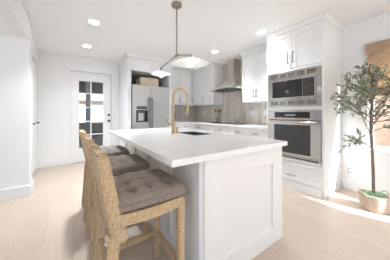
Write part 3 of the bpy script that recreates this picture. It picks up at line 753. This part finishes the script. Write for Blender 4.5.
# ------------------------------------------------------------------ recessed ceiling downlights
spots = [((.265, 3.037), 'recessed round ceiling downlight nearest the pendant, above the left walkway'), ((.243, 4.197), 'recessed round ceiling downlight near the glass door'),
         ((2.586, 2.965), 'recessed round ceiling downlight in front of the range hood'), ((2.60, 1.80), 'recessed round ceiling downlight in front of the oven tower'),
         ((2.45, -.45), 'added recessed ceiling downlight near the window, unseen behind the viewer')]  # last one is added out of view to brighten the right wall
first = None
for (x, y), lab in spots:
    if lab:
        t = thing('ceiling_downlight', lab, 'downlight', (x, y, ZC), 'recessed ceiling downlights')
        obj('trim_ring', lathe(B(), [(.068, ZC-.001), (.088, ZC-.001), (.090, ZC-.004), (.086, ZC-.008), (.068, ZC-.006)], (x, y, 0), 36, True), PLASTIC, t, True)
        bm = B(); cyl(bm, (x, y, ZC-.005), (x, y, ZC-.001), .067, n=32); obj('lens', bm, LENS, t)
        l = bpy.data.lights.new('downlight_glow', 'AREA'); l.shape = 'DISK'; l.size = .13; l.spread = math.radians(110); l.energy = DOWNLIGHT_W*(.5 if y > 4 else (.45 if y < 0 else .45 if x > 2.59 else 1.05) if x > 2 else 1.3); l.color = (.87, .94, 1)
        lo = bpy.data.objects.new('downlight_glow', l); C.objects.link(lo); lo.parent = t; lo.location = (0, 0, -.012)

# ------------------------------------------------------------------ woven shade on window 1
t = thing('roman_shade', 'woven grass roman shade hanging at the window behind the olive tree', 'window shade', (XR-.03, -.08, 2.165))
bm = B(); box(bm, XR-.085, XR-.068, -.865, .70, 2.004, 2.163, .002); box(bm, XR-.068, XR-.002, -.865, .70, 2.135, 2.160); obj('valance', bm, SHADE, t)
bm = B(); n = 8; z0, z1 = 1.45, 2.13
for k in range(n): box(bm, XR-.030+.006*(k % 2), XR-.022+.006*(k % 2), -.85, .688, z0+(z1-z0)*k/n, z0+(z1-z0)*(k+1)/n+.004, .001)
for k in range(3): box(bm, XR-.040+.005*k, XR-.034+.005*k, -.85, .688, z0-.01-.012*k, z0+.09, .002)
obj('shade_panel', bm, SHADE, t)

# ------------------------------------------------------------------ olive tree in a basket
ox, oy = 3.05, .545
t = thing('planter_basket', 'pale woven planter basket with side handles holding the olive tree', 'basket', (ox, oy, 0))
bm = B(); prof = []
for k in range(22):
    s = k/21; r = .118+.022*math.sin(s*PI*.6)+(.0028 if k % 2 else -.0015); prof.append((r, .004+.185*s))
prof += [(.132, .192), (.124, .188), (.122, .03), (0, .03)]
lathe(bm, [(0, .003), (.112, .003)]+prof, (ox, oy, 0), 48); obj('basket_wall', bm, BASKET, t, True)
for s in (-1, 1):
    a = -.605; dx, dy = math.cos(a)*s, math.sin(a)*s
    pts = []
    for k in range(9):
        q = k/8*PI; off = .05*math.cos(q); up = .055*math.sin(q)
        pts.append((ox+dx*(.134+.02*math.sin(q))-dy*off, oy+dy*(.134+.02*math.sin(q))+dx*off, .165+up))
    obj('handle', tube(B(), pts, .008, 8), BASKET, t, True)
bm = B(); random.seed(3)
rings = []
for i in range(7):
    r = .121*i/6; rings.append([bm.verts.new((ox+max(r, .002)*math.cos(2*PI*k/28), oy+max(r, .002)*math.sin(2*PI*k/28), .182+.018*math.cos(i/6*PI/2)+random.uniform(-.007, .009))) for k in range(28)])
for a, b in zip(rings, rings[1:]):
    for k in range(28): bm.faces.new((a[k], a[(k+1) % 28], b[(k+1) % 28], b[k]))
o = obj('moss_cover', bm, MOSS, t, True)
t = thing('olive_tree', 'slender olive tree with grey-green leaves rising from the woven basket', 'tree', (ox, oy, .19))
random.seed(21)
tr = [(ox, oy, .12), (ox+.004, oy+.004, .45), (ox-.006, oy+.012, .75), (ox-.016, oy+.022, 1.0), (ox-.012, oy+.02, 1.2), (ox+.01, oy+.01, 1.45), (ox+.0, oy+.02, 1.62)]
obj('trunk', tube(B(), tr, [.017, .016, .0145, .013, .011, .008, .005], 10), BARK, t, True)
# right-hand direction in the room, seen from the kitchen (towards the window wall)
rx, ry = .8225, -.5688
def off(l, d, z):
    z = .90+(z-.90)*.86; l *= 1.12
    return (ox+rx*l+.5688*d, oy+ry*l+.8225*d, z)     # l sideways, d towards the back
branches = [
    [off(-.01, 0, .72), off(-.08, .02, .79), off(-.16, .0, .83), off(-.22, -.02, .80)],
    [off(-.02, .02, .93), off(-.09, .0, 1.08), off(-.16, -.02, 1.22), off(-.30, -.04, 1.40), off(-.37, -.03, 1.44)],
    [off(-.02, 0, 1.05), off(-.05, -.06, 1.25), off(-.12, -.1, 1.42), off(-.20, -.12, 1.60)],
    [off(0, .02, 1.02), off(.10, .04, 1.18), off(.22, .06, 1.30), off(.32, .05, 1.42)],
    [off(0, .02, 1.10), off(.08, -.05, 1.12), off(.20, -.09, 1.13), off(.30, -.10, 1.08)],
    [off(0, 0, 1.18), off(.04, -.08, 1.36), off(.10, -.1, 1.55), off(.20, -.08, 1.72)],
    [off(0, 0, 1.3), off(-.06, .04, 1.5), off(-.10, .05, 1.68), off(-.12, .03, 1.76)],
    [off(0, 0, 1.45), off(.06, .05, 1.6), off(.10, .07, 1.72), off(.13, .06, 1.84)],
    [off(0, .0, 1.6), off(.0, .0, 1.72), off(-.03, 0, 1.80)],
    [off(0, .0, 1.25), off(.12, .0, 1.42), off(.22, -.02, 1.60), off(.30, -.03, 1.78)],
    [off(0, .02, .96), off(.05, -.05, 1.02), off(.13, -.08, 1.03), off(.20, -.09, .98)],
    [off(-.02, .0, 1.15), off(-.10, .08, 1.28), off(-.20, .10, 1.36), off(-.28, .08, 1.55)],
]
for k in range(9):
    a = k*2.4; z = .98+.055*k; r = .26+.06*(k % 3); dx, dy = math.cos(a), math.sin(a)
    if dx > .3: r *= .8
    branches.append([(ox, oy+.015, z), (ox+dx*r*.4, oy+dy*r*.4, z+.12), (ox+dx*r*.8, oy+dy*r*.8, z+.20), (ox+dx*r, oy+dy*r, z+.21)])
def lerp_path(P, s):
    P = [Vector(p) for p in P]; x = s*(len(P)-1); i = min(int(x), len(P)-2); return P[i].lerp(P[i+1], x-i), (P[i+1]-P[i]).normalized()
leafs = [B(), B()]
def leaf(p, d, L, wd):
    if p.x+d.x*L > 3.43 or p.y+d.y*L > .93: return
    bm = leafs[random.random() < .35]; d = d.normalized(); s = d.cross(Vector((random.uniform(-.6, .6), random.uniform(-.6, .6), 1))).normalized(); u = s.cross(d)
    pr = [(0, 0, 0), (.28, .8, .06), (.6, .9, .04), (1, 0, -.08)]
    l = [p, p+d*L*.28+s*wd*.85+u*.004, p+d*L*.62+s*wd*.9+u*.003, p+d*L-u*L*.08, p+d*L*.62-s*wd*.9+u*.003, p+d*L*.28-s*wd*.85+u*.004]
    m0 = bm.verts.new(p+d*L*.28-u*.001); m1 = bm.verts.new(p+d*L*.62-u*.001)
    v = [bm.verts.new(q) for q in l]
    for f in ((v[0], v[1], m0), (v[0], m0, v[5]), (v[1], v[2], m1, m0), (m0, m1, v[4], v[5]), (v[2], v[3], m1), (m1, v[3], v[4])): bm.faces.new(f)
def leaf_path(P, n, s0=.15):
    for k in range(n):
        s = s0+(1-s0)*(k+random.random())/n; p, d = lerp_path(P, min(s, .999))
        dd = (d*.75+Vector((random.uniform(-1, 1), random.uniform(-1, 1), random.uniform(-.7, .9)))).normalized()
        leaf(p, dd, random.uniform(.045, .08), random.uniform(.008, .0125))
for b in branches:
    br = obj('branch', tube(B(), b, [.0065]+[.0045]*(len(b)-2)+[.002], 7), BARK, t, True)
    leaf_path(b, 18, .3)
    bm = B()
    for q in range(6):
        p, d = lerp_path(b, random.uniform(.35, .98)); dv = (d+Vector((random.uniform(-1, 1), random.uniform(-1, 1), random.uniform(-.7, .7)))*.95).normalized()
        L = random.uniform(.12, .27)
        if p.x+dv.x*L > 3.41: dv.x = -abs(dv.x)
        if p.y+dv.y*L > .91: dv.y = -abs(dv.y)
        tw = [p, p+dv*L*.5+Vector((0, 0, .01)), p+dv*L+Vector((0, 0, -.01))]
        tube(bm, tw, [.003, .0024, .0014], 5); leaf_path(tw, 10, .15)
    obj('twigs', bm, BARK, br, True)
obj('foliage', leafs[0], LEAF, t); obj('pale_foliage', leafs[1], LEAFB, t)

# ------------------------------------------------------------------ outside the glazed door
struct('floor_patio', box(B(), -6, 8, YB+.12, 20, -.14, -.03), CONC)
struct('ceiling_patio', box(B(), -3.0, 3.4, YB+.12, 8.4, 2.55, 2.72), PATDARK)
t = tag(obj('patio_post', box(B(), .42, .62, 7.98, 8.18, -.03, 2.55, .01), PATGREY), 'dark grey square post outside seen through the glazed door', 'post')
t = thing('outdoor_sofa', 'dark grey outdoor sofa on the patio beyond the glass door', 'sofa', (.6, 6.9, -.03))
bm = B(); box(bm, -.7, 1.9, 6.5, 7.3, -.03, .40, .02); obj('seat_base', bm, PATGREY, t)
obj('backrest', box(B(), -.7, 1.9, 7.1, 7.36, .40, .86, .05), PATGREY, t)
for x in (-.7, 1.7): obj('armrest', box(B(), x, x+.2, 6.5, 7.1, .40, .62, .03), PATGREY, t)
tag(obj('outdoor_cushion', box(B(), -.05, .35, 6.52, 6.95, .402, .50, .04), BLUE), 'blue cushion on the patio sofa outside the glass door', 'cushion')
t = thing('neighbour_house', 'pale stucco house with terracotta roof far beyond the glass door', 'house', (2, 17, -.05))
obj('wall', box(B(), -5, 9, 15, 19, -.05, 2.1), NEIGH, t)
bm = B(); prism(bm, [(-5.4, 14.6, 2.1), (9.4, 14.6, 2.1), (9.4, 19.4, 2.1), (-5.4, 19.4, 2.1)], [(-3.5, 16.6, 2.9), (7.5, 16.6, 2.9), (7.5, 17.4, 2.9), (-3.5, 17.4, 2.9)]); obj('roof', bm, ROOFT, t)
tag(obj('patio_beam', box(B(), -3.0, 3.4, 8.2, 8.4, 1.98, 2.55, .01), PATDARK), 'dark patio roof beam crossing the top panes of the glass door', 'beam')
# outside the window
struct('floor_yard', box(B(), XR+.15, 12, -9, YB, -.2, -.05), GRAVEL)
tag(obj('garden_wall', box(B(), 6.2, 6.4, -6, 5, -.05, 2.1, .01), STUCCO), 'beige garden wall outside the window behind the olive tree', 'wall')
